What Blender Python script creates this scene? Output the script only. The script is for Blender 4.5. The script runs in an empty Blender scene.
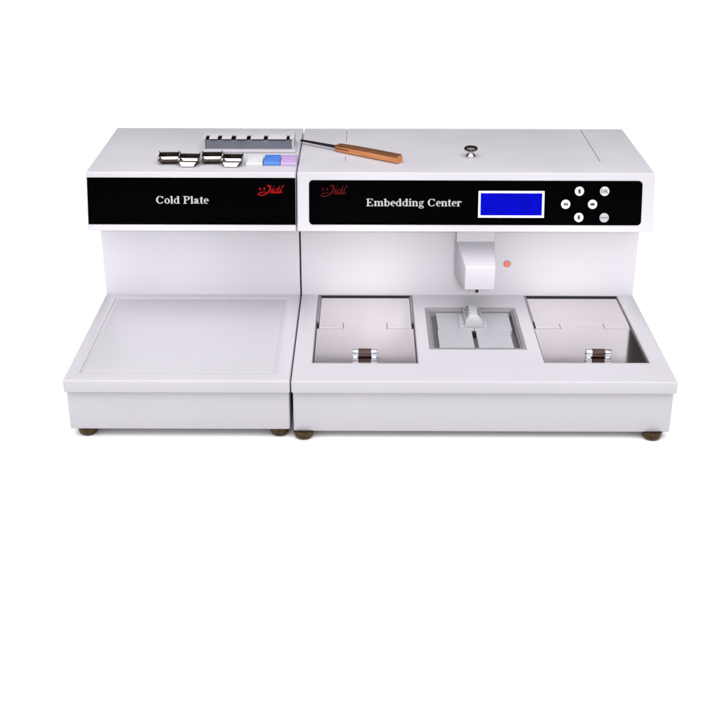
import bpy, bmesh, math, random
from mathutils import Vector, Matrix
random.seed(7)
S = bpy.context.scene
COL = S.collection
PI = math.pi

# ------------------------------------------------------------------ materials
def mat(name, base, rough=.5, metal=0., spec=.5, coat=0., emit=None, estr=0.):
    m = bpy.data.materials.new(name); m.use_nodes = True
    b = m.node_tree.nodes['Principled BSDF']
    b.inputs['Base Color'].default_value = (*base, 1)
    b.inputs['Roughness'].default_value = rough
    b.inputs['Metallic'].default_value = metal
    b.inputs['Specular IOR Level'].default_value = spec
    b.inputs['Coat Weight'].default_value = coat
    if emit:
        b.inputs['Emission Color'].default_value = (*emit, 1)
        b.inputs['Emission Strength'].default_value = estr
    return m

def noise_mat(m, base, amount, scale, stretch=(1, 1, 1), rough=None, rough_amt=0., bump=0., bump_scale=None, dist=.0002, detail=3):
    """mottle the base colour / roughness / bump of m with object-space noise"""
    nt = m.node_tree; b = nt.nodes['Principled BSDF']
    tc = nt.nodes.new('ShaderNodeTexCoord'); mp = nt.nodes.new('ShaderNodeMapping')
    mp.inputs['Scale'].default_value = stretch
    nt.links.new(tc.outputs['Object'], mp.inputs['Vector'])
    n = nt.nodes.new('ShaderNodeTexNoise'); n.inputs['Scale'].default_value = scale; n.inputs['Detail'].default_value = detail
    nt.links.new(mp.outputs['Vector'], n.inputs['Vector'])
    if amount:
        r = nt.nodes.new('ShaderNodeValToRGB')
        r.color_ramp.elements[0].position = .3; r.color_ramp.elements[1].position = .7
        r.color_ramp.elements[0].color = (*[c*(1-amount) for c in base], 1)
        r.color_ramp.elements[1].color = (*[min(1, c*(1+amount)) for c in base], 1)
        nt.links.new(n.outputs['Fac'], r.inputs['Fac']); nt.links.new(r.outputs['Color'], b.inputs['Base Color'])
    if rough_amt:
        mr = nt.nodes.new('ShaderNodeMapRange')
        mr.inputs['From Min'].default_value = .3; mr.inputs['From Max'].default_value = .7
        mr.inputs['To Min'].default_value = rough-rough_amt; mr.inputs['To Max'].default_value = rough+rough_amt
        nt.links.new(n.outputs['Fac'], mr.inputs['Value']); nt.links.new(mr.outputs['Result'], b.inputs['Roughness'])
    if bump:
        n2 = n
        if bump_scale:
            n2 = nt.nodes.new('ShaderNodeTexNoise'); n2.inputs['Scale'].default_value = bump_scale; n2.inputs['Detail'].default_value = 2
            nt.links.new(mp.outputs['Vector'], n2.inputs['Vector'])
        bp = nt.nodes.new('ShaderNodeBump'); bp.inputs['Strength'].default_value = bump; bp.inputs['Distance'].default_value = dist
        nt.links.new(n2.outputs['Fac'], bp.inputs['Height']); nt.links.new(bp.outputs['Normal'], b.inputs['Normal'])
    return m

PC = (.410, .398, .432)
PAINT = noise_mat(mat('white_powder_coat', PC, .42, spec=.4), PC, .012, 9, rough=.42, rough_amt=.04)
PLC = (.384, .373, .405)
PLATE = noise_mat(mat('cold_plate_paint', PLC, .38, spec=.4), PLC, .015, 7, rough=.38, rough_amt=.05)
BLACK = mat('black_panel_film', (.0008, .0008, .001), .4, spec=0.)
TEXT = mat('white_print', (.33, .33, .335), .5, spec=.1)
RED = mat('red_print', (.22, .0015, .002), .5, spec=.05)
DRED = mat('faded_red_print', (.075, .001, .002), .5, spec=.05)
STEEL = noise_mat(mat('brushed_lid_steel', (.80, .76, .755), .10, 1), (.80, .76, .755), .02, 30, (1, 40, 40), rough=.10, rough_amt=.02)
FRAME = noise_mat(mat('satin_steel_trim', (.245, .237, .25), .45, .5), (.245, .237, .25), .05, 60, (30, 2, 30), rough=.45, rough_amt=.08)
ALU = noise_mat(mat('satin_aluminium', (.41, .41, .44), .5, .45), (.41, .41, .44), .05, 50, (2, 20, 20), rough=.5, rough_amt=.07)
DARK = mat('dark_interior', (.012, .011, .012), .6, spec=.2)
CHROME = mat('chrome', (.52, .50, .50), .12, 1)
GUARD = noise_mat(mat('cast_grey_metal', (.35, .347, .37), .6, .2, spec=.3), (.35, .347, .37), .05, 90, rough=.6, rough_amt=.08)
CHROMEG = noise_mat(mat('grip_chrome', (.46, .48, .54), .32, 1), (.46, .48, .54), .04, 200, (1, 8, 8), rough=.32, rough_amt=.05)
GRIP = noise_mat(mat('brown_grip', (.030, .008, .006), .3, spec=.3), (.030, .008, .006), .25, 80, (1, 6, 6), rough=.35, rough_amt=.06)
FOOT = noise_mat(mat('bronze_foot', (.055, .035, .015), .28, .9), (.055, .035, .015), .4, 120, rough=.32, rough_amt=.1)
LCD = noise_mat(mat('lcd_blue', (.001, .001, .03), .3, spec=0., emit=(.0012, .0030, .56), estr=1.), (.001, .001, .03), .1, 90)
def lcd_glow():
    nt = LCD.node_tree; b = nt.nodes['Principled BSDF']; tc = nt.nodes.new('ShaderNodeTexCoord')
    n = nt.nodes.new('ShaderNodeTexNoise'); n.inputs['Scale'].default_value = 45; n.inputs['Detail'].default_value = 4
    nt.links.new(tc.outputs['Object'], n.inputs['Vector']); mr = nt.nodes.new('ShaderNodeMapRange')
    mr.inputs['From Min'].default_value = .3; mr.inputs['From Max'].default_value = .7; mr.inputs['To Min'].default_value = .84; mr.inputs['To Max'].default_value = 1.2
    nt.links.new(n.outputs['Fac'], mr.inputs['Value']); nt.links.new(mr.outputs['Result'], b.inputs['Emission Strength'])
lcd_glow()
WHITEP = mat('white_plastic', (.56, .56, .58), .45)
BUTTON2 = mat('button_greyish', (.27, .265, .29), .5)
CHROME_REFL = mat('chrome_dark_reflection', (.10, .085, .08), .12, 1)  # chrome of the knob cap, its dark reflections put into the colour
MOULD_REFL = noise_mat(mat('mould_dark_reflection', (.075, .060, .055), .2, .95), (.075, .060, .055), .12, 140, rough=.2, rough_amt=.05)  # mould steel darkened: reflections of a dark room put into the colour
WOOD_SHADE = None
BUTTON = mat('button_white', (.40, .395, .42), .5)
INK = mat('button_ink', (.01, .01, .012), .6, spec=.2)
COPPER = mat('salmon_button', (.48, .15, .09), .4, spec=.3)
BLUEP = noise_mat(mat('blue_plastic', (.06, .17, .50), .5, spec=.3), (.06, .17, .50), .12, 150, rough=.4, rough_amt=.05)
LILAC = noise_mat(mat('lilac_plastic', (.38, .265, .47), .5, spec=.3), (.38, .265, .47), .04, 150, rough=.45, rough_amt=.05)
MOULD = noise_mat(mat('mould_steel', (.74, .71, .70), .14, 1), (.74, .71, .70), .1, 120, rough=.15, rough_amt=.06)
RACKP = noise_mat(mat('rack_white', (.40, .392, .425), .5), (.40, .392, .425), .02, 60, rough=.45, rough_amt=.05)
RACKG = noise_mat(mat('rack_grey_steel', (.15, .16, .195), .45, .4), (.15, .16, .195), .10, 25, (1, 3, 1), rough=.45, rough_amt=.08)
SHAFT = noise_mat(mat('dark_shaft', (.022, .016, .022), .38, .7), (.022, .016, .022), .3, 100, rough=.38, rough_amt=.1)
SEAM = mat('seam_gasket', (.03, .028, .03), .8, spec=.1)

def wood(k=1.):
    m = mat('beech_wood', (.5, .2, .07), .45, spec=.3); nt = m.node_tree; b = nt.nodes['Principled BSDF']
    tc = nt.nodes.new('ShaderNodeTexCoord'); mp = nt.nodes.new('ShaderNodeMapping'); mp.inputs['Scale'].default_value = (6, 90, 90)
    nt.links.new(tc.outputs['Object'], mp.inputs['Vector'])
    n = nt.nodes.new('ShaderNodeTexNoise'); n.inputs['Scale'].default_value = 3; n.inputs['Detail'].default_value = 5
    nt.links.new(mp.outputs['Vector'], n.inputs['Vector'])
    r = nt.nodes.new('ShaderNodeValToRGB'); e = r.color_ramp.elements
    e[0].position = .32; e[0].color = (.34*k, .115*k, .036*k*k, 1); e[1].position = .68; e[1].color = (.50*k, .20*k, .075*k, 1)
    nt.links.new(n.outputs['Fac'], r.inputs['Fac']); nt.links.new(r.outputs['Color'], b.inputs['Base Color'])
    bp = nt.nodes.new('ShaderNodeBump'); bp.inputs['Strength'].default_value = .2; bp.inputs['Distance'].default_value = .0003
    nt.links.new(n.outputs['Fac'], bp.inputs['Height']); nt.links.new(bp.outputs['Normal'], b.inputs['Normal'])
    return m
WOOD = wood(1.2); WOOD_SHADE = wood(.24)  # darker copy puts the shade of the handle's top facet into its colour
FLOORM = noise_mat(mat('white_sweep_paper', (.90, .90, .90), .75, spec=.1), (.90, .90, .90), .004, 4)

# ------------------------------------------------------------------ mesh helpers
def bm_box(bm, x0, x1, y0, y1, z0, z1, bev=0, seg=2, mi=0, M=None):
    t = bmesh.new(); bmesh.ops.create_cube(t, size=1)
    for v in t.verts:
        v.co = Vector(((x0+x1)/2+v.co.x*(x1-x0), (y0+y1)/2+v.co.y*(y1-y0), (z0+z1)/2+v.co.z*(z1-z0)))
    if bev: bmesh.ops.bevel(t, geom=list(t.edges), offset=bev, segments=seg, profile=.5, affect='EDGES', clamp_overlap=True)
    join(bm, t, mi, M)

def join(bm, t, mi=0, M=None):
    if M is not None: t.transform(M)
    t.normal_update(); mp = {}
    for v in t.verts: mp[v] = bm.verts.new(v.co)
    for f in t.faces:
        try:
            g = bm.faces.new([mp[v] for v in f.verts]); g.material_index = mi; g.smooth = f.smooth
        except ValueError: pass
    t.free()

def bm_prism(bm, pts, axis, a, b, bev=0, seg=2, mi=0, M=None):
    """polygon pts extruded along axis from a to b. axis x: pts=(y,z); y: pts=(x,z); z: pts=(x,y)"""
    t = bmesh.new()
    def P(p, c): return Vector((c, p[0], p[1])) if axis == 'x' else Vector((p[0], c, p[1])) if axis == 'y' else Vector((p[0], p[1], c))
    v0 = [t.verts.new(P(p, a)) for p in pts]; v1 = [t.verts.new(P(p, b)) for p in pts]; n = len(pts)
    t.faces.new(v0); t.faces.new(v1[::-1])
    for i in range(n): t.faces.new([v0[i], v1[i], v1[(i+1) % n], v0[(i+1) % n]])
    bmesh.ops.recalc_face_normals(t, faces=t.faces)
    if bev: bmesh.ops.bevel(t, geom=list(t.edges), offset=bev, segments=seg, profile=.5, affect='EDGES', clamp_overlap=True)
    join(bm, t, mi, M)

def bm_hex(bm, c, bev=0, seg=2, mi=0, M=None):
    """8 corners: bottom 4 (ccw), top 4"""
    t = bmesh.new(); v = [t.verts.new(Vector(p)) for p in c]
    for f in ((0, 1, 2, 3), (7, 6, 5, 4), (0, 4, 5, 1), (1, 5, 6, 2), (2, 6, 7, 3), (3, 7, 4, 0)): t.faces.new([v[i] for i in f])
    bmesh.ops.recalc_face_normals(t, faces=t.faces)
    if bev: bmesh.ops.bevel(t, geom=list(t.edges), offset=bev, segments=seg, profile=.5, affect='EDGES', clamp_overlap=True)
    join(bm, t, mi, M)

def bm_lathe(bm, prof, n=40, M=None, mi=0):
    """prof: (r, z) from bottom to top, revolved about z"""
    t = bmesh.new(); rings = []
    for r, z in prof:
        if r < 1e-7: rings.append([t.verts.new((0, 0, z))])
        else: rings.append([t.verts.new((r*math.cos(2*PI*i/n), r*math.sin(2*PI*i/n), z)) for i in range(n)])
    for A, B in zip(rings, rings[1:]):
        for i in range(n):
            j = (i+1) % n
            if len(A) == 1 and len(B) == 1: continue
            if len(A) == 1: t.faces.new([A[0], B[j], B[i]])
            elif len(B) == 1: t.faces.new([A[i], A[j], B[0]])
            else: t.faces.new([A[i], A[j], B[j], B[i]])
    if len(rings[0]) > 1: t.faces.new(rings[0][::-1])
    if len(rings[-1]) > 1: t.faces.new(rings[-1])
    bmesh.ops.recalc_face_normals(t, faces=t.faces)
    join(bm, t, mi, M)

def build(name, bm, mats, parent=None, angle=32):
    me = bpy.data.meshes.new(name); bm.normal_update(); bm.to_mesh(me); bm.free()
    for m in (mats if isinstance(mats, (list, tuple)) else [mats]): me.materials.append(m)
    for p in me.polygons: p.use_smooth = True
    me.set_sharp_from_angle(angle=math.radians(angle))
    o = bpy.data.objects.new(name, me); COL.objects.link(o)
    if parent: o.parent = parent
    return o

def cut(o, boxes):
    """subtract a mesh made of closed boxes from o and bake the result"""
    bm = bmesh.new()
    for b in boxes: bm_box(bm, *b)
    c = build('cutter', bm, DARK)
    md = o.modifiers.new('b', 'BOOLEAN'); md.operation = 'DIFFERENCE'; md.object = c; md.solver = 'EXACT'
    bpy.context.view_layer.update()
    me = bpy.data.meshes.new_from_object(o.evaluated_get(bpy.context.evaluated_depsgraph_get()))
    o.modifiers.clear(); old = o.data; nm = old.name; o.data = me
    bpy.data.meshes.remove(old); me.name = nm
    while len(me.materials) > 1: me.materials.pop()
    for p in me.polygons: p.material_index = 0
    cm = c.data; bpy.data.objects.remove(c); bpy.data.meshes.remove(cm)
    for p in me.polygons: p.use_smooth = True
    me.set_sharp_from_angle(angle=math.radians(32))

def thing(name, label, cat, loc=(0, 0, 0), rz=0, group=None):
    o = bpy.data.objects.new(name, None); COL.objects.link(o); o.empty_display_size = .02
    o.location = loc; o.rotation_euler = (0, 0, rz); o['label'] = label; o['category'] = cat
    if group: o['group'] = group
    return o
def plab(o, label): o['label'] = label; return o

# ------------------------------------------------------------------ dimensions (metres; shelf top is z = 0, shelf front y = 0)
XL, XR = -.4425, .4425
SEAMX = -.1147; GAP = .0009
ZD, ZQ = .2304, -.0200
YF, YP, ZP, YW, YB = .2664, .2425, .1413, .3306, .5366
FLOOR = -.0985
YBASE = .0086
# the sloped control face: u along x, v up the slope, w outwards
SL = Vector((0, YF-YP, ZD-ZP)).normalized(); SN = Vector((0, -SL.z, SL.y))
PM = Matrix(((1, 0, 0, 0), (0, SL.y, SN.y, YF), (0, SL.z, SN.z, ZD), (0, 0, 0, 1)))
def vz(z): return (z-ZD)/SL.z

# ------------------------------------------------------------------ lettering: bold serif strokes drawn on the control face
class Pen:
    def __init__(s, M, h=.00025): s.bm = bmesh.new(); s.M = M; s.k = 0; s.h = h
    def poly(s, pts, mi=0):
        s.k += 1; lift = (s.k % 7)*.00002
        a = sum(p[0]*q[1]-q[0]*p[1] for p, q in zip(pts, pts[1:]+pts[:1]))
        if a < 0: pts = pts[::-1]
        bm_prism(s.bm, pts, 'z', 0, s.h+lift, mi=mi, M=s.M)
    def strip(s, P, W, mi=0):
        """ribbon along polyline P with widths W"""
        n = len(P); L = []; R = []
        for i in range(n):
            a = P[max(0, i-1)]; b = P[min(n-1, i+1)]; dx, dy = b[0]-a[0], b[1]-a[1]; l = math.hypot(dx, dy) or 1
            w = (W[i] if isinstance(W, (list, tuple)) else W)/2
            L.append((P[i][0]-dy/l*w, P[i][1]+dx/l*w)); R.append((P[i][0]+dy/l*w, P[i][1]-dx/l*w))
        s.k += 1; z1 = s.h+(s.k % 7)*.00002
        t = bmesh.new()
        lo = [[t.verts.new((p[0], p[1], 0)) for p in Q] for Q in (L, R)]
        hi = [[t.verts.new((p[0], p[1], z1)) for p in Q] for Q in (L, R)]
        for i in range(n-1):
            t.faces.new([hi[0][i], hi[1][i], hi[1][i+1], hi[0][i+1]])
            t.faces.new([lo[0][i+1], lo[0][i], hi[0][i], hi[0][i+1]])
            t.faces.new([lo[1][i], lo[1][i+1], hi[1][i+1], hi[1][i]])
        t.faces.new([lo[1][0], hi[1][0], hi[0][0], lo[0][0]]); t.faces.new([lo[0][-1], hi[0][-1], hi[1][-1], lo[1][-1]])
        join(s.bm, t, mi, s.M)
    def smooth(s, P, W, mi=0, n=6):
        Q = []; V = []
        for i in range(len(P)-1):
            p0 = P[max(0, i-1)]; p1 = P[i]; p2 = P[i+1]; p3 = P[min(len(P)-1, i+2)]
            w1 = W[i] if isinstance(W, (list, tuple)) else W; w2 = W[i+1] if isinstance(W, (list, tuple)) else W
            for k in range(n):
                t = k/n
                Q.append(tuple(.5*(2*b+(c-a)*t+(2*a-5*b+4*c-d)*t*t+(3*b-a-3*c+d)*t**3) for a, b, c, d in zip(p0, p1, p2, p3)))
                V.append(w1+(w2-w1)*t)
        Q.append(P[-1]); V.append(W[-1] if isinstance(W, (list, tuple)) else W)
        s.strip(Q, V, mi)

class Type:
    """Times-like bold glyphs; cap height 1"""
    ADV = {'C': 1.07, 'o': .74, 'l': .41, 'd': .82, 'P': .90, 'a': .74, 't': .49, 'e': .66, 'E': .99, 'm': 1.23, 'b': .82,
           'i': .41, 'n': .82, 'g': .74, 'r': .66, ' ': .37, 'O': 1.1, 'K': 1.1}
    X = .70; ST = .20; TH = .075; SF = .05
    def __init__(s, pen, x, y, sx, sy): s.p = pen; s.x = x; s.y = y; s.sx = sx; s.sy = sy; s.ox = 0
    def T(s, p): return (s.x+(s.ox+p[0])*s.sx, s.y+p[1]*s.sy)
    def q(s, pts): s.p.poly([s.T(p) for p in pts])
    def bar(s, x0, y0, x1, y1): s.q([(x0, y0), (x1, y0), (x1, y1), (x0, y1)])
    def foot(s, xc, y, w, up=True):           # bracketed serif under/over a stem
        h = s.SF if up else -s.SF; k = s.ST/2
        s.q([(xc-w/2, y), (xc+w/2, y), (xc+w/2, y+h*.7), (xc+k, y+h*2.0), (xc-k, y+h*2.0), (xc-w/2, y+h*.7)])
    def flag(s, x0, y):                        # slanted top serif on the left of a stem
        s.q([(x0-.10, y-.045), (x0-.10, y-.09), (x0+.02, y-.13), (x0+.02, y-.005)])
    def arc(s, cx, cy, rx, ry, wx, wy, a0, a1, n=18):
        """stroke whose centre line is an ellipse; width wx where it runs upright, wy where it runs level"""
        P = []; Q = []
        for i in range(n+1):
            a = math.radians(a0+(a1-a0)*i/n); c, d = math.cos(a), math.sin(a)
            P.append((cx+(rx+wx/2*abs(c)**.8)*c, cy+(ry+wy/2)*d)); Q.append((cx+(rx-wx/2)*c, cy+(ry-wy/2)*d))
        for i in range(n):
            pass
        s.ring(P, Q)
    def ring(s, P, Q):
        t = bmesh.new(); s.p.k += 1; z1 = s.p.h+(s.p.k % 7)*.00002; n = len(P)
        A = [s.T(p) for p in P]; B = [s.T(p) for p in Q]
        va = [t.verts.new((*a, z1)) for a in A]; vb = [t.verts.new((*b, z1)) for b in B]
        la = [t.verts.new((*a, 0)) for a in A]; lb = [t.verts.new((*b, 0)) for b in B]
        for i in range(n-1):
            t.faces.new([va[i], va[i+1], vb[i+1], vb[i]]); t.faces.new([la[i+1], la[i], va[i], va[i+1]][::-1]); t.faces.new([lb[i], lb[i+1], vb[i+1], vb[i]][::-1])
        bmesh.ops.recalc_face_normals(t, faces=t.faces)
        join(s.p.bm, t, 0, s.p.M)
    def stem(s, xc, y0, y1): s.bar(xc-s.ST/2, y0, xc+s.ST/2, y1)
    def glyph(s, ch):
        X, ST, TH = s.X, s.ST, s.TH; ov = .015
        if ch in 'CO':
            if ch == 'C':
                s.arc(.56, .5, .38, .475, .24, TH, 42, 318, 30)
                s.q([(.95, .66), (.90, .66), (.80, .86), (.84, .93), (.90, .95), (.93, 1.0), (.95, 1.0)])
                s.q([(.99, .22), (.93, .26), (.82, .13), (.86, .08)])
            else: s.arc(.55, .5, .37, .475, .22, TH, 0, 360, 36)
        elif ch == 'o': s.arc(.37, X/2, .235, X/2-.02, .19, TH, 0, 360, 30)
        elif ch == 'l': s.stem(.205, .02, 1); s.flag(.10, 1); s.foot(.205, 0, .36)
        elif ch == 'i':
            s.stem(.205, .02, X); s.flag(.10, X); s.foot(.205, 0, .36); s.arc(.205, .90, .055, .055, .11, .11, 0, 360, 16)
        elif ch in 'db':
            xs = .60 if ch == 'd' else .21
            s.stem(xs, .0 if ch == 'b' else .02, 1); s.flag(xs-.105, 1)
            if ch == 'd': s.q([(xs+.09, 0), (xs+.20, .03), (xs+.20, .075), (xs+.09, .09)])
            cx = .36 if ch == 'd' else .45
            s.arc(cx, X/2, .225, X/2-.02, .19, TH, (40 if ch == 'd' else -140), (320 if ch == 'd' else 140), 26)
        elif ch in 'PE':
            s.stem(.25, .02, .98); s.foot(.25, 0, .46); s.foot(.25, 1, .46, False)
            if ch == 'P':
                s.bar(.25, 1-TH, .52, 1); s.bar(.25, .455, .52, .455+TH); s.arc(.52, .7275, .22, .235, .22, TH, -90, 90, 20)
            else:
                s.bar(.25, 0, .86, TH); s.bar(.25, 1-TH, .84, 1); s.bar(.25, .475, .62, .475+TH)
                s.q([(.86, 0), (.90, .28), (.86, .28), (.70, .06), (.70, 0)]); s.q([(.84, 1), (.86, .74), (.82, .74), (.69, .94), (.69, 1)])
                s.q([(.62, .33), (.58, .33), (.52, .50), (.58, .68), (.62, .68)])
        elif ch in 'nm':
            k = 3 if ch == 'm' else 2; st = [.20, .615, 1.03][:k]
            for x in st: s.stem(x, .02, X-(.0 if x == .20 else .16)); s.foot(x, 0, .34)
            s.flag(.10, X)
            for x in st[1:]: s.arc(x-.13, X-.19, .13, .155, .21, .10, 0, 150, 14)
        elif ch == 'r':
            s.stem(.20, .02, X); s.foot(.20, 0, .38); s.flag(.10, X)
            s.arc(.43, X-.20, .16, .165, .12, .10, 60, 160, 10); s.arc(.53, X-.11, .05, .05, .10, .10, 0, 360, 16)
        elif ch == 't':
            s.stem(.22, .10, .86); s.bar(.03, X-TH, .45, X); s.arc(.34, .12, .13, .09, .19, TH, 180, 330, 12)
            s.q([(.115, .70), (.33, .70), (.33, .93), (.28, .93)])
        elif ch == 'e':
            s.arc(.35, X/2, .215, X/2-.02, .19, TH, 0, 310, 28); s.bar(.2, X/2-.005, .62, X/2+TH-.01)
        elif ch == 'a':
            s.stem(.47, .06, X-.16); s.arc(.33, X-.19, .14, .155, .20, TH, 0, 160, 14); s.arc(.19, X-.16, .055, .055, .11, .11, 0, 360, 16)
            s.arc(.25, .17, .115, .135, .17, TH, 40, 330, 18); s.q([(.38, .38), (.40, .46), (.20, .34), (.24, .29)])
            s.q([(.56, .10), (.55, .01), (.66, .0), (.72, .09), (.69, .11), (.65, .08)])
        elif ch == 'g':
            s.arc(.34, .47, .175, .19, .15, .06, 0, 360, 24); s.q([(.46, X), (.70, X), (.70, X-.10), (.46, X-.10)])
            s.arc(.36, -.12, .27, .13, .12, .085, 0, 360, 24); s.q([(.14, .20), (.22, .26), (.30, .12), (.60, .12), (.60, .0), (.16, .02), (.09, .10)])
        elif ch == 'K':
            s.stem(.24, .02, .98); s.foot(.24, 0, .42); s.foot(.24, 1, .42, False)
            s.q([(.30, .38), (.36, .50), (.84, .97), (.92, .97)]); s.q([(.40, .56), (.60, .66), (1.02, .02), (.76, .02)]); s.bar(.72, 0, 1.06, .05); s.bar(.70, .95, 1.0, 1)
    def write(s, t):
        for c in t:
            s.glyph(c) if c != ' ' else None
            s.ox += s.ADV[c]

def PMw(w): return PM @ Matrix.Translation((0, 0, w))
def lettering(name, text, x0, x1, zbase, cap, parent):
    pen = Pen(PMw(.0010)); adv = sum(Type.ADV[c] for c in text)
    Type(pen, x0, vz(zbase), (x1-x0)/(adv-.06), cap).write(text)
    return build(name, pen.bm, TEXT, parent, 20)

def logo(x0, x1, zlo, zhi, m, parent, k=1.):
    """red script mark: two small characters, a big looped initial, three lower-case letters, a swoosh and a ring"""
    pen = Pen(PMw(.0010)); a, b = vz(zlo), vz(zhi)
    def P(L): return [(x0+(x-115)/(490-115)*(x1-x0), b-(y-62)/(232-62)*(b-a)) for x, y in L]
    u = (x1-x0)/375*k
    pen.smooth(P([(252, 182), (205, 176), (150, 184), (120, 205), (140, 224), (195, 220), (250, 192), (284, 140), (300, 70)]), [7*u, 7*u, 9*u, 11*u, 12*u, 11*u, 12*u, 16*u, 9*u])
    pen.smooth(P([(245, 92), (262, 70), (282, 88), (292, 150)]), [7*u, 10*u, 15*u, 10*u])
    pen.smooth(P([(292, 185), (312, 150), (330, 118), (322, 172), (340, 180), (362, 160)]), [6*u, 8*u, 12*u, 12*u, 8*u, 6*u])
    pen.smooth(P([(398, 130), (370, 128), (352, 158), (364, 182), (392, 165), (428, 84)]), [8*u, 9*u, 12*u, 10*u, 9*u, 11*u])
    pen.smooth(P([(418, 120), (400, 168), (414, 184), (438, 150), (452, 122), (440, 172), (452, 184), (470, 172)]), [12*u, 12*u, 8*u, 8*u, 12*u, 12*u, 8*u, 6*u])
    pen.smooth(P([(282, 190), (340, 190), (400, 191), (462, 184)]), [5*u, 8*u, 8*u, 5*u])
    for c in ((345, 92), (462, 104)): pen.smooth(P([(c[0]-4, c[1]+7), (c[0]+5, c[1]-7)]), 11*u, n=2)
    pen.strip(P([(478+10*math.cos(t*PI/6), 80+10*math.sin(t*PI/6)) for t in range(13)]), 5*u)
    for cx in (146, 208):
        for L in ([(cx-14, 128), (cx, 104), (cx+14, 128)], [(cx-10, 126), (cx+10, 126)], [(cx, 112), (cx, 144)], [(cx-14, 144), (cx+14, 144)], [(cx-8, 134), (cx-5, 140)]):
            pen.strip(P(L), 5*u)
    return build('logo', pen.bm, m, parent, 20)

# ------------------------------------------------------------------ setting: white sweep
bm = bmesh.new()
vs = [bm.verts.new(p) for p in ((-14, -8, FLOOR), (14, -8, FLOOR), (14, 22, FLOOR), (-14, 22, FLOOR))]; bm.faces.new(vs)
fl = build('floor', bm, FLOORM); fl['kind'] = 'structure'

# ------------------------------------------------------------------ shared housing pieces
FOOTP = [(0, 0), (.0090, 0), (.0120, .0012), (.0138, .0038), (.0146, .0072), (.0148, .0105), (.0148, None), (0, None)]
def feet(root, xs, ys, ztop):
    for y in ys:
        for x in xs:
            bm = bmesh.new()
            bm_lathe(bm, [(r, (ztop-FLOOR+.001) if z is None else z) for r, z in FOOTP], 36, Matrix.Translation((x, y, FLOOR)))
            build('foot', bm, FOOT, root, 50)

def enclosure(root, x0, x1, zb):
    bm = bmesh.new(); bm_box(bm, x0+.0017, x1-.0017, YBASE, YB-.006, zb, ZQ+.004, .0028, 3); build('base', bm, PAINT, root)
    bm = bmesh.new(); bm_box(bm, x0, x1, 0, YW+.03, ZQ, 0, .0026, 3); shelf = build('shelf', bm, PAINT, root)
    bm = bmesh.new(); bm_box(bm, x0+.0003, x1-.0003, YW, YB-.004, -.0195, ZP+.02, .0012, 2); wall = build('rear_column', bm, PAINT, root)
    bm = bmesh.new()
    bm_prism(bm, [(YP, ZP), (YF, ZD), (YB, ZD), (YB, ZP)], 'x', x0, x1, .0024, 3); head = build('head', bm, PAINT, root)
    return shelf, wall, head

# ------------------------------------------------------------------ 1. cold plate unit
cp = thing('cold_plate_unit', 'white bench unit lettered Cold Plate with a square black panel and one broad flat plate', 'cold plate', (0, 0, 0))
x0, x1 = XL, SEAMX-GAP
shelf, wall, head = enclosure(cp, x0, x1, -.0838)
feet(cp, (-.4185, -.1335), (.026, .50), -.0838)
cut(shelf, [(-.4229, -.1352, .0235, .3133, -.006, .02)])
bm = bmesh.new()
bm_hex(bm, [(-.4228, .0236, -.0061), (-.1353, .0236, -.0061), (-.1353, .3132, -.0061), (-.4228, .3132, -.0061),
            (-.4228, .0236, -.0009), (-.1353, .0236, -.0009), (-.1353, .3132, -.0009), (-.4228, .3132, -.0009)])
bm_box(bm, -.4178, -.1402, .0290, .3085, -.003, -.0001, .0012, 3)
build('plate', bm, PLATE, cp)
bm = bmesh.new(); bm_box(bm, x0+.0022, x1-.0006, vz(.1518), vz(.2220), -.0006, .0010, .0003, 1, M=PM)
pn = build('front_panel', bm, BLACK, cp)
lettering('lettering', 'Cold Plate', -.3343, -.2521, .1832, .0117, pn)
logo(-.1746, -.1340, .1955, .2118, RED, pn, 1.35)

# ------------------------------------------------------------------ 2. embedding station
es = thing('embedding_station', 'wide white bench unit lettered Embedding Center with blue screen and two lidded steel wells', 'lab machine', (0, 0, 0))
x0, x1 = SEAMX+GAP, XR
shelf, wall, head = enclosure(es, x0, x1, -.0866)
feet(es, (-.0975, .4168), (.0155, .50), -.0866)
TL = (-.0862, .0720, .0595, .3266); TR = (.2582, .4150, .0625, .3262); TY = (.0902, .2384, .1096, .2736)
cut(shelf, [(a, b, c, d, -.05, .02) for a, b, c, d in (TL, TR, TY)])
# base is hollow under the wells: keep it shallow there by cutting it too
base = [o for o in es.children if o.name.startswith('base')][0]
cut(base, [(a-.001, b+.001, max(c, .0126)-.001, d+.001, -.060, .0) for a, b, c, d in (TL, TR, TY)])
SX = [-.0395, .3677]
cut(head, [(SX[0]-.0005, SX[0]+.0005, .3300, .3550, ZD-.003, ZD+.01), (SX[0]-.0005, SX[0]+.0005, .44, YB+.01, ZD-.003, ZD+.01),
           (SX[1]-.0006, SX[1]+.0006, .3305, YB+.01, ZD-.003, ZD+.01)])

bm = bmesh.new()
def rrect(xa, xb, ya, yb, r, n=6):
    P = []
    for cx, cy, a in ((xb-r, yb-r, 0), (xa+r, yb-r, 90), (xa+r, ya+r, 180), (xb-r, ya+r, 270)):
        for i in range(n+1):
            t = math.radians(a+90*i/n); P.append((cx+r*math.cos(t), cy+r*math.sin(t)))
    return P
bm_prism(bm, rrect(-.0952, .4231, vz(.1523), vz(.2188), .0062), 'z', -.0006, .0010, M=PM)
pn = build('front_panel', bm, BLACK, es)
lettering('lettering', 'Embedding Center', -.0064, .1423, .1802, .0116, pn)
logo(-.0765, -.0352, .1940, .2122, DRED, pn, 1.)
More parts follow.
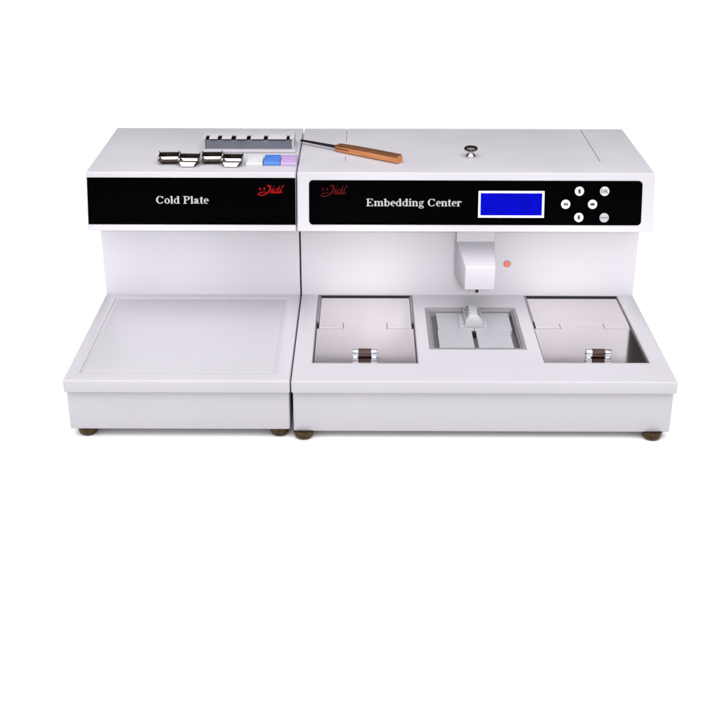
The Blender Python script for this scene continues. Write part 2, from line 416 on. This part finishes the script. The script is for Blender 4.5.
# screen
bm = bmesh.new(); la, lb = vz(.1634), vz(.2035); xa, xb = .1684, .2712; t = .0036
for b in ((xa, xb, lb-t, lb), (xa, xb, la, la+t), (xa, xa+t, la+t, lb-t), (xb-t, xb, la+t, lb-t)): bm_box(bm, *b, .0008, .0026, .0004, 1, M=PM)
bz = build('screen_bezel', bm, WHITEP, pn)
bm = bmesh.new(); bm_box(bm, xa+t-.0002, xb-t+.0002, la+t-.0002, lb-t+.0002, .0009, .0013, M=PM); build('display_screen', bm, LCD, pn)
# buttons
BT = [(.3253, .2033, 'up'), (.3645, .2033, 'OK'), (.3045, .1838, 'rew'), (.3464, .1838, 'right'), (.3256, .1641, 'down'), (.3652, .1638, 'word')]
for bx, bz_, kind in BT:
    bm = bmesh.new(); M0 = PM @ Matrix.Translation((bx, vz(bz_), .0010))
    bm_lathe(bm, [(.0073, -.0002), (.0073, .0005), (.0070, .0008), (0, .0008)], 40, M0)
    pen = Pen(M0 @ Matrix.Translation((0, 0, .0008)), .00012); A = None
    ar = [(0, .0036), (.0027, .0006), (.0015, .0006), (.0015, -.0034), (-.0015, -.0034), (-.0015, .0006), (-.0027, .0006)]
    if kind == 'up': pen.poly(ar)
    elif kind == 'down': pen.poly([(x, -y) for x, y in ar])
    elif kind == 'right': pen.poly([(y*1.05, x) for x, y in ar])
    elif kind == 'rew':
        for o_ in (-.0036, -.0002): pen.poly([(o_, 0), (o_+.0034, .0027), (o_+.0034, -.0027)])
    elif kind == 'OK':
        Type(pen, -.0058, -.0028, .0053, .0058).write('OK')
    else:
        for i in range(5):
            xx = -.0052+i*.0026
            pen.poly([(xx-.0009, -.0010), (xx-.0004, -.0010), (xx-.0004, .0010), (xx-.0009, .0010)])
            pen.poly([(xx+.0004, -.0010), (xx+.0009, -.0010), (xx+.0009, .0010), (xx+.0004, .0010)])
            yy = (.0007, 0, -.0007, .0003, .0007)[i]
            pen.poly([(xx-.0004, yy-.0003), (xx+.0004, yy-.0003), (xx+.0004, yy+.0003), (xx-.0004, yy+.0003)])
    join(bm, pen.bm, 1)
    o = build('button', bm, [BUTTON2 if kind == 'word' else BUTTON, INK], pn, 40)
    plab(o, {'up': 'white round button with black up arrow', 'OK': 'white round button lettered OK', 'rew': 'white round button with black double left arrow',
             'right': 'white round button with black right arrow', 'down': 'white round button with black down arrow', 'word': 'greyish round button with a tiny word'}[kind])
# knob on the deck lid
bm = bmesh.new()
MK = Matrix.Translation((.1630, .3590, ZD))
bm_lathe(bm, [(.0078, 0), (.0079, .0012), (.0072, .0024), (.0058, .0036), (.0052, .0060), (.0053, .0088), (.0062, .0098), (.0100, .0106)], 48, MK)
bm_lathe(bm, [(.0100, .0105), (.0109, .0114), (.0110, .0132), (.0106, .0146), (.0092, .0157), (.0062, .0165), (.0030, .0169), (0, .0170)], 48, MK, 1)
build('lid_knob', bm, [CHROME, CHROME_REFL], es, 60)

# dispenser snout under the head
bm = bmesh.new()
bm_hex(bm, [(.1505, .2300, .0490), (.1982, .2300, .0490), (.2017, .2980, .0485), (.1405, .2980, .0485),
            (.1505, .2300, .0878), (.1982, .2300, .0878), (.2017, .2980, .1086), (.1398, .2980, .1086)], .0018, 3)
bm_hex(bm, [(.1406, .2940, .0487), (.2014, .2940, .0487), (.2046, YW+.003, .0480), (.1419, YW+.003, .0480),
            (.1400, .2940, ZP+.004), (.2014, .2940, ZP+.004), (.2046, YW+.003, ZP+.004), (.1415, YW+.003, ZP+.004)], .0010, 2)
sn = build('dispenser_snout', bm, PAINT, es)
bm = bmesh.new(); bm_lathe(bm, [(.0016, -.0052), (.0026, -.0042), (.0026, .0006), (0, .0006)], 24, Matrix.Translation((.1705, .2335, .0488)))
build('nozzle', bm, DARK, sn, 50)
# salmon button on the wall
bm = bmesh.new(); bm_lathe(bm, [(.0056, -.001), (.0056, .0018), (.0052, .0026), (0, .0030)], 32, Matrix.Translation((.2283, YW, .0557)) @ Matrix.Rotation(PI/2, 4, 'X'))
bm2 = bmesh.new(); bm_lathe(bm2, [(.0064, -.001), (.0064, .0009), (.0058, .0011), (0, .0011)], 32, Matrix.Translation((.2283, YW, .0560)) @ Matrix.Rotation(PI/2, 4, 'X'))
join(bm, bm2, 1)
build('wall_button', bm, [COPPER, FRAME], es, 50)

# wells with lids
def well(T, joint, tongue, rear, front, hx, grip_y):
    a, b, c, d = T; t = .0016; zb = -.056
    bm = bmesh.new()
    for q in ((a, a+t, c, d), (b-t, b, c, d), (a+t, b-t, c, c+t)): bm_box(bm, *q, zb, .0006, .0004, 1)
    bm_box(bm, a+t, b-t, d-t, d, zb, .0002, .0003, 1, mi=1)  # back liner wall coloured dark for the shade in the rear gap
    bm_box(bm, a+t, b-t, c+t, d-t, zb, zb+t)
    bm_box(bm, a+t+.0002, b-t-.0002, c+t+.0002, d-t-.0002, -.0066, -.0060, mi=1)  # dark sheet added under the lids in place of shade
    # side rails that carry the lids
    for s in ((a+t, rear[0]-.0006), (rear[1]+.0006, b-t)):
        if s[1]-s[0] > .0004: bm_box(bm, s[0], s[1], joint+.029, d-t, -.010, -.0004, .0003, 1)
    for s in ((a+t, a+t+.003), (b-t-.003, b-t)): bm_box(bm, s[0], s[1], c+t, d-t, -.016, -.0068)
    w = build('well', bm, [FRAME, DARK], es)
    g = .0007; zt = -.0022; h = .0022; y1, y2 = tongue[2], d-t-.0040
    bm = bmesh.new()
    P = [(rear[0], joint+2*g), (tongue[0]-g, joint+2*g), (tongue[0]-g, y1+.0003), (tongue[1]+g, y1+.0003), (tongue[1]+g, joint+2*g), (rear[1], joint+2*g), (rear[1], y2), (rear[0], y2)]
    bm_prism(bm, P, 'z', zt-h, zt, .00012, 1); build('rear_lid', bm, STEEL, es)
    bm = bmesh.new()
    P = [(front[0], c+t+.0006), (front[1], c+t+.0006), (front[1], joint-g*.2), (tongue[1]-g*.1, joint-g*.2), (tongue[1]-g*.1, y1), (tongue[0]+g*.1, y1), (tongue[0]+g*.1, joint-g*.2), (front[0], joint-g*.2)]
    bm_prism(bm, P, 'z', zt-h, zt-.0001, .00012, 1); ld = build('front_lid', bm, STEEL, es)
    bm = bmesh.new(); Mh = Matrix.Translation((hx, grip_y, .0043)) @ Matrix.Rotation(PI/2, 4, 'Y')
    bm_lathe(bm, [(.0048, -.0190), (.0054, -.0184), (.0054, .0184), (.0048, .0190)], 32, Mh)
    for s_ in (-1, 1): bm_box(bm, hx+s_*.0140-.0030, hx+s_*.0140+.0030, grip_y-.002, grip_y+.002, zt-.0005, .003)
    hd = build('handle', bm, CHROMEG, ld, 50)
    bm = bmesh.new(); bm_lathe(bm, [(.0052, -.0098), (.0063, -.0095), (.0063, .0095), (.0052, .0098)], 32, Mh); build('grip_sleeve', bm, GRIP, ld, 50)
well(TL, .1932, (-.0414, .0271, .2184), (-.0800, .0664), (-.0832, .0690), -.0078, .0890)
well(TR, .1955, (.3024, .3712, .2148), (.2630, .4122), (.2604, .4128), .3425, .0905)

# middle tray
a, b, c, d = TY; f = .0062
bm = bmesh.new()
for q in ((a, b, c, c+f), (a, b, d-f, d), (a, a+f, c+f, d-f), (b-f, b, c+f, d-f)): bm_box(bm, *q, -.012, .0006, .0005, 1)
t2 = .0026
for q in ((a+f, b-f, c+f, c+f+t2), (a+f, b-f, d-f-t2, d-f), (a+f, a+f+t2, c+f+t2, d-f-t2), (b-f-t2, b-f, c+f+t2, d-f-t2)): bm_box(bm, *q, -.012, -.0016, .0004, 1)
build('tray_frame', bm, FRAME, es)
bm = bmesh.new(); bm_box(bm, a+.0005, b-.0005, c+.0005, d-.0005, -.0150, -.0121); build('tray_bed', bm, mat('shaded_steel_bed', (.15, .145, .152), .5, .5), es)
pz = -.0034
for q in ((.1080, .1650, .1925, .2600), (.1655, .2248, .1925, .2600), (.1070, .1605, .1225, .1908), (.1672, .2205, .1225, .1908)):
    bm = bmesh.new(); bm_box(bm, *q, -.0120, pz, .0002, 1); build('tray_plate', bm, ALU, es)
# slotted guard standing at the middle of the tray
bm = bmesh.new()
Bq = [(.1512, .2004), (.1790, .2004), (.1790, .2530), (.1512, .2530)]; Tq = [(.1585, .2028), (.1688, .2028), (.1700, .2455), (.1597, .2455)]
bm_hex(bm, [(x, y, .0068) for x, y in Bq]+[(x, y, .0185) for x, y in Tq], .0011, 3)
bm_box(bm, .1512, .1790, .2008, .2532, pz, .0072, .0006, 2)
bm_box(bm, .1427, .1515, .2005, .2530, pz, -.0008, .0006, 2); bm_box(bm, .1787, .1865, .2005, .2450, pz, -.0008, .0006, 2)
gd = build('slotted_guard', bm, GUARD, es)
for s in (0, 1):
    for k in range(3):
        bmx = bmesh.new()
        B0, T0 = (Vector((.1512, 0, .0068)), Vector((.1590, 0, .0185))) if s == 0 else (Vector((.1790, 0, .0068)), Vector((.1694, 0, .0185)))
        p = B0.lerp(T0, .52); y = .2150+.0125*k
        dr = (T0-B0).normalized(); nx = Vector((-dr.z, 0, dr.x)) if s == 0 else Vector((dr.z, 0, -dr.x))
        M = Matrix((( 0, dr.x, nx.x, p.x), (1, 0, 0, y), (0, dr.z, nx.z, p.z), (0, 0, 0, 1))) @ Matrix.Rotation(PI/2-.25 if s == 0 else PI/2+.25, 4, 'Z')
        bm_box(bmx, -.0052, .0052, -.0026, .0026, -.001, .00025, .0006, 2, M=M)
        build('slot', bmx, DARK, gd)
bm = bmesh.new(); bm_lathe(bm, [(.0036, -.0119), (.0036, -.0034), (.0030, -.0030), (0, -.0030)], 24, Matrix.Translation((.1639, .1830, 0))); build('hole_shade', bm, DARK, es, 50)  # dark disc set in for the shade of an open hole

# ------------------------------------------------------------------ 3. loose things on the decks
# base moulds: flared steel tubs
def mould(loc, rz, label, tubm):
    root = thing('embedding_mold', label, 'metal mold', loc, rz, 'steel embedding molds in a row on the cold plate deck')
    def tub(bm, rt, rb, zt, zb, th):
        (ax, ay), (bx, by) = rt, rb
        O = [[(-bx, -by, zb), (bx, -by, zb), (bx, by, zb), (-bx, by, zb)], [(-ax, -ay, zt), (ax, -ay, zt), (ax, ay, zt), (-ax, ay, zt)]]
        I = [[(x*(1-th/bx), y*(1-th/by), zb+th) for x, y, z in O[0]], [(x*(1-th/ax), y*(1-th/ay), zt) for x, y, z in O[1]]]
        vo = [[bm.verts.new(p) for p in r] for r in O]; vi = [[bm.verts.new(p) for p in r] for r in I]
        bm.faces.new(vo[0][::-1]); bm.faces.new(vi[0])
        for i in range(4):
            j = (i+1) % 4
            bm.faces.new([vo[0][i], vo[0][j], vo[1][j], vo[1][i]]); bm.faces.new([vi[0][j], vi[0][i], vi[1][i], vi[1][j]]); bm.faces.new([vo[1][i], vo[1][j], vi[1][j], vi[1][i]])
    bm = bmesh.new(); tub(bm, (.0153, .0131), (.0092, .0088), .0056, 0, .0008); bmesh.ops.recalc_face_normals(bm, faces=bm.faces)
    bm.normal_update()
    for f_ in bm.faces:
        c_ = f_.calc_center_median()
        if (f_.normal.z > .9 and .0004 < c_.z < .002) or (f_.normal.y < -.3 and c_.y > .004): f_.material_index = 1  # inside floor and back wall take the bright copy as painted reflection
    build('well', bm, [MOULD_REFL, MOULD], root)
    # collar: an upright rim with a turned-out lip and raised corners
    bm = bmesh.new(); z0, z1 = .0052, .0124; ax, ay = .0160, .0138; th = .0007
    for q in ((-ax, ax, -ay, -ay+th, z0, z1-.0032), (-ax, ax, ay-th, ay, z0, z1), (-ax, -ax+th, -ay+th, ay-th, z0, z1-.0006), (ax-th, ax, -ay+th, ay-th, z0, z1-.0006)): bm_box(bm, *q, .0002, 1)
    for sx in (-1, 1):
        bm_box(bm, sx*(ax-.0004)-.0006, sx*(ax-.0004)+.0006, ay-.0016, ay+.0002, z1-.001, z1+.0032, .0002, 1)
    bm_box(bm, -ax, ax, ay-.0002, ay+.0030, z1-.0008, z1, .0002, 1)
    build('rim', bm, MOULD_REFL, root)
    if tubm is MOULD:
        bm = bmesh.new()
        bm_hex(bm, [(-.0092, -.0192, .0010), (.0092, -.0192, .0010), (.0128, -ay-.0002, .0060), (-.0128, -ay-.0002, .0060),
                    (-.0092, -.0196, .0017), (.0092, -.0196, .0017), (.0128, -ay-.0004, .0068), (-.0128, -ay-.0004, .0068)], .0001, 1)
        build('sloped_lip', bm, MOULD, root)
    return root
ZT = ZD+.0002
mould((-.3195, .3185, ZT), .05, 'dark reflecting steel embedding mold at the far end of the row, away from the white cassette', MOULD_REFL)
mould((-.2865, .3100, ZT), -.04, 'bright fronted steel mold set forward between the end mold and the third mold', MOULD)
mould((-.2515, .3200, ZT), .03, 'dark reflecting steel mold set back, right in front of the grey rack corner', MOULD_REFL)
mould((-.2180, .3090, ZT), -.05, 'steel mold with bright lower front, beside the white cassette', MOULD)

# cassettes
def cassette(loc, rz, label, m, m2, nrow, slots):
    root = thing('tissue_cassette', label, 'cassette', loc, rz, 'plastic tissue cassettes lying side by side')
    w, dpt, h = .0128, .0400, .0068
    bm = bmesh.new()
    bm_hex(bm, [(-w, 0, 0), (w, 0, 0), (w, dpt, 0), (-w, dpt, 0), (-w, .0035, h*.80), (w, .0035, h*.80), (w, dpt, h*.80), (-w, dpt, h*.80)], .0005, 2)
    # raised rim and rows of bars on top
    for q in ((-w, w, .0040, .0062), (-w, w, dpt-.002, dpt), (-w, -w+.0016, .0062, dpt-.002), (w-.0016, w, .0062, dpt-.002)): bm_box(bm, *q, h*.78, h, .0003, 1)
    for i in range(nrow):
        y = .0062+(dpt-.0082)*(i+1)/(nrow+1); bm_box(bm, -w+.0016, w-.0016, y-.0008, y+.0008, h*.78, h-.0005, .0002, 1)
    for i in range(slots):
        x = -w+.0016+(2*w-.0032)*(i+1)/(slots+1); bm_box(bm, x-.0005, x+.0005, .0062, dpt-.002, h*.78, h-.0009, .0002, 1)
    build('body', bm, m, root)
    bm = bmesh.new()
    for i in range(6):
        x = -w+.003+(2*w-.006)*i/5; bm_box(bm, x-.0011, x+.0011, .0008, .0040, .0012, .0040, .0003, 1, M=Matrix.Translation((0, -.0006, 0)))
    build('writing_face', bm, m2, root)
    return root
WC = noise_mat(mat('white_cassette_plastic', (.52, .52, .54), .5, spec=.3), (.52, .52, .54), .02, 150, rough=.42, rough_amt=.05)
BL2 = mat('pale_blue_plastic', (.11, .23, .55), .5); LI2 = mat('pale_lilac_plastic', (.52, .42, .60), .5)
cassette((-.1826, .2960, ZT), 0, 'white plastic tissue cassette with a slotted top', WC, WHITEP, 4, 5)
cassette((-.1553, .3010, ZT), .0, 'blue plastic tissue cassette between the white and the lilac ones', BLUEP, BL2, 3, 1)
cassette((-.1286, .3000, ZT), 0, 'lilac plastic tissue cassette at the seam between the two units', LILAC, LI2, 1, 0)

# forceps rack
rk = thing('forceps_rack', 'white rack with grey front plate and six notches along its top', 'rack', (0, 0, 0))
xa, xb, ya, yb, zt = -.2722, -.1243, .3870, .4380, ZD+.0215; t = .0024
bm = bmesh.new()
bm_box(bm, xa-.0028, xb+.0028, ya-.0130, yb, ZT, ZT+.0030, .0006, 2)
for q in ((xa, xa+t), (xb-t*1.6, xb)): bm_box(bm, q[0], q[1], ya-.001, yb, ZT+.0030, zt-.0020, .0004, 1)
bm_box(bm, xa+t, xb-t*1.6, yb-t, yb, ZT+.0030, zt-.0020)
rb = build('rack_body', bm, RACKP, rk)
bm = bmesh.new(); bm_box(bm, xa, xb, ya-.001, yb, zt-.0020, zt, .0006, 2)
top = build('notched_top', bm, RACKP, rk)
NT = [(-.2690, -.2628), (-.2492, -.2424), (-.2268, -.2192), (-.2018, -.1950), (-.1738, -.1670), (-.1366, -.1312)]
cut(top, [(p, q, ya-.01, ya+.0200, zt-.01, zt+.01) for p, q in NT])
bm = bmesh.new(); bm_box(bm, xa+t+.0002, xb-t*1.6-.0002, ya+.0020, ya+.0034, ZT+.0030, zt-.0042, .0003, 1); build('front_plate', bm, RACKG, rk)
bm = bmesh.new(); bm_box(bm, xa+t+.0002, xb-t*1.6-.0002, ya+.0034, yb-t, ZT+.0030, zt-.0062); build('hollow_shade', bm, DARK, rk)  # dark block added in the hollow rack in place of its shade

# spatula: origin on the deck under the handle's inner end, local +x towards the handle's butt
hx0, hy0, hx1, hy1 = -.0545, .3905, .0475, .3185
ang = math.atan2(hy1-hy0, hx1-hx0); Lh = math.hypot(hx1-hx0, hy1-hy0)
sp = thing('spatula', 'wooden handled spatula with dark steel shaft lying across the seam on top', 'spatula', (hx0, hy0, ZD+.0002), ang)
bm = bmesh.new(); secs = []
def sec(x, w, h): return [(x, -w*.72, 0), (x, -w, h*.16), (x, -w, h*.74), (x, -w*.66, h), (x, w*.66, h), (x, w, h*.74), (x, w, h*.16), (x, w*.72, 0)]
R = [sec(0, .0052, .0100), sec(.004, .0066, .0118), sec(.03, .0074, .0126), sec(Lh*.6, .0080, .0130), sec(Lh-.0012, .0080, .0130), sec(Lh, .0074, .0122)]
V = [[bm.verts.new(p) for p in r] for r in R]
for A, B in zip(V, V[1:]):
    for i in range(8): bm.faces.new([A[i], A[(i+1) % 8], B[(i+1) % 8], B[i]])
bm.faces.new(V[0]); bm.faces.new(V[-1][::-1]); bmesh.ops.recalc_face_normals(bm, faces=bm.faces)
bm.normal_update()
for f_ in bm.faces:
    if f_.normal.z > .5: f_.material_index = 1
hnd = build('handle', bm, [WOOD, WOOD_SHADE], sp)
bm = bmesh.new(); bm_box(bm, -.0004, .030, -.0078, -.0068, .0056, .0066, 0); build('slit', bm, SHAFT, hnd)
bm = bmesh.new()
tip = Vector((-.1105, .4400, 0))-Vector((hx0, hy0, 0)); Ls = tip.length
bm_hex(bm, [(-Ls, -.0020, .0040), (.010, -.0026, .0040), (.010, .0026, .0040), (-Ls, .0020, .0040),
            (-Ls, -.0020, .0070), (.010, -.0026, .0085), (.010, .0026, .0085), (-Ls, .0020, .0070)], .0006, 2)
build('shaft', bm, SHAFT, sp)

# ------------------------------------------------------------------ light
W = bpy.data.worlds.new('World'); S.world = W; W.use_nodes = True; nt = W.node_tree
bg = nt.nodes['Background']; tc = nt.nodes.new('ShaderNodeTexCoord')
def dotn(v):
    n = nt.nodes.new('ShaderNodeVectorMath'); n.operation = 'DOT_PRODUCT'; n.inputs[1].default_value = Vector(v).normalized()
    nt.links.new(tc.outputs['Generated'], n.inputs[0]); return n.outputs['Value']
def rng(src, a, b, lo, hi):
    n = nt.nodes.new('ShaderNodeMapRange'); n.interpolation_type = 'SMOOTHSTEP'
    for k, x in (('From Min', a), ('From Max', b), ('To Min', lo), ('To Max', hi)): n.inputs[k].default_value = x
    nt.links.new(src, n.inputs['Value']); return n.outputs['Result']
def add(a, b):
    n = nt.nodes.new('ShaderNodeMath'); n.operation = 'ADD'; nt.links.new(a, n.inputs[0]); nt.links.new(b, n.inputs[1]); return n.outputs[0]
# a studio: dim behind the machines, light in front, and an added overhead glow that whitens the floor
tot = add(rng(dotn((0, -.1, .99)), .5, .97, .045, 2.9), rng(dotn((0, -.75, .60)), .55, .95, 0., 1.42))
nt.links.new(tot, bg.inputs['Strength']); bg.inputs['Color'].default_value = (1, .985, .99, 1)

def softbox(name, loc, target, sx, sy, power, spread=180, col=(1, .99, .985)):
    l = bpy.data.lights.new(name, 'AREA'); l.shape = 'RECTANGLE'; l.size = sx; l.size_y = sy; l.energy = power; l.color = col; l.spread = math.radians(spread)
    o = bpy.data.objects.new(name, l); COL.objects.link(o); o.location = loc
    o.rotation_euler = (Vector(target)-Vector(loc)).to_track_quat('-Z', 'Y').to_euler(); return o
softbox('softbox_left', (-1.5, -.6, .75), (-.1, .3, .15), .4, .6, .64, 70)
softbox('softbox_right', (1.5, -.6, .75), (.1, .3, .15), .4, .6, .64, 70)
# two rows of added fill lights, unseen in front, brightening control face and back wall
for i in range(-2, 3):
    softbox('fill_row_high', (.30*i, -2.4, .95), (.30*i, .33, .12), .25, .3, .055, 13)
    softbox('fill_row_low', (.32*i, -1.5, .75), (.32*i, .34, .035), .24, .1, .158, 11)

# ------------------------------------------------------------------ camera
cam = bpy.data.cameras.new('Camera'); co = bpy.data.objects.new('Camera', cam); COL.objects.link(co); S.camera = co
cam.sensor_width = 36; cam.lens = 1228.951/720*36; cam.clip_end = 100; cam.clip_start = .05
p, r, y = .4392, .0017, -.0029
fw = Vector((math.sin(y)*math.cos(p), math.cos(y)*math.cos(p), -math.sin(p))); rt = Vector((math.cos(y), -math.sin(y), 0)); up = rt.cross(fw)
rt2 = rt*math.cos(r)+up*math.sin(r); up2 = -rt*math.sin(r)+up*math.cos(r)
M = Matrix((rt2, up2, -fw)).transposed().to_4x4(); M.translation = (-.0100, -1.5837, .7779); co.matrix_world = M
S.view_settings.view_transform = 'Standard'; S.view_settings.look = 'None'; S.view_settings.exposure = 0; S.view_settings.gamma = 1
S.render.resolution_x = S.render.resolution_y = 1024
try:
    S.cycles.max_bounces = 10
    S.cycles.use_adaptive_sampling = False
except Exception: pass
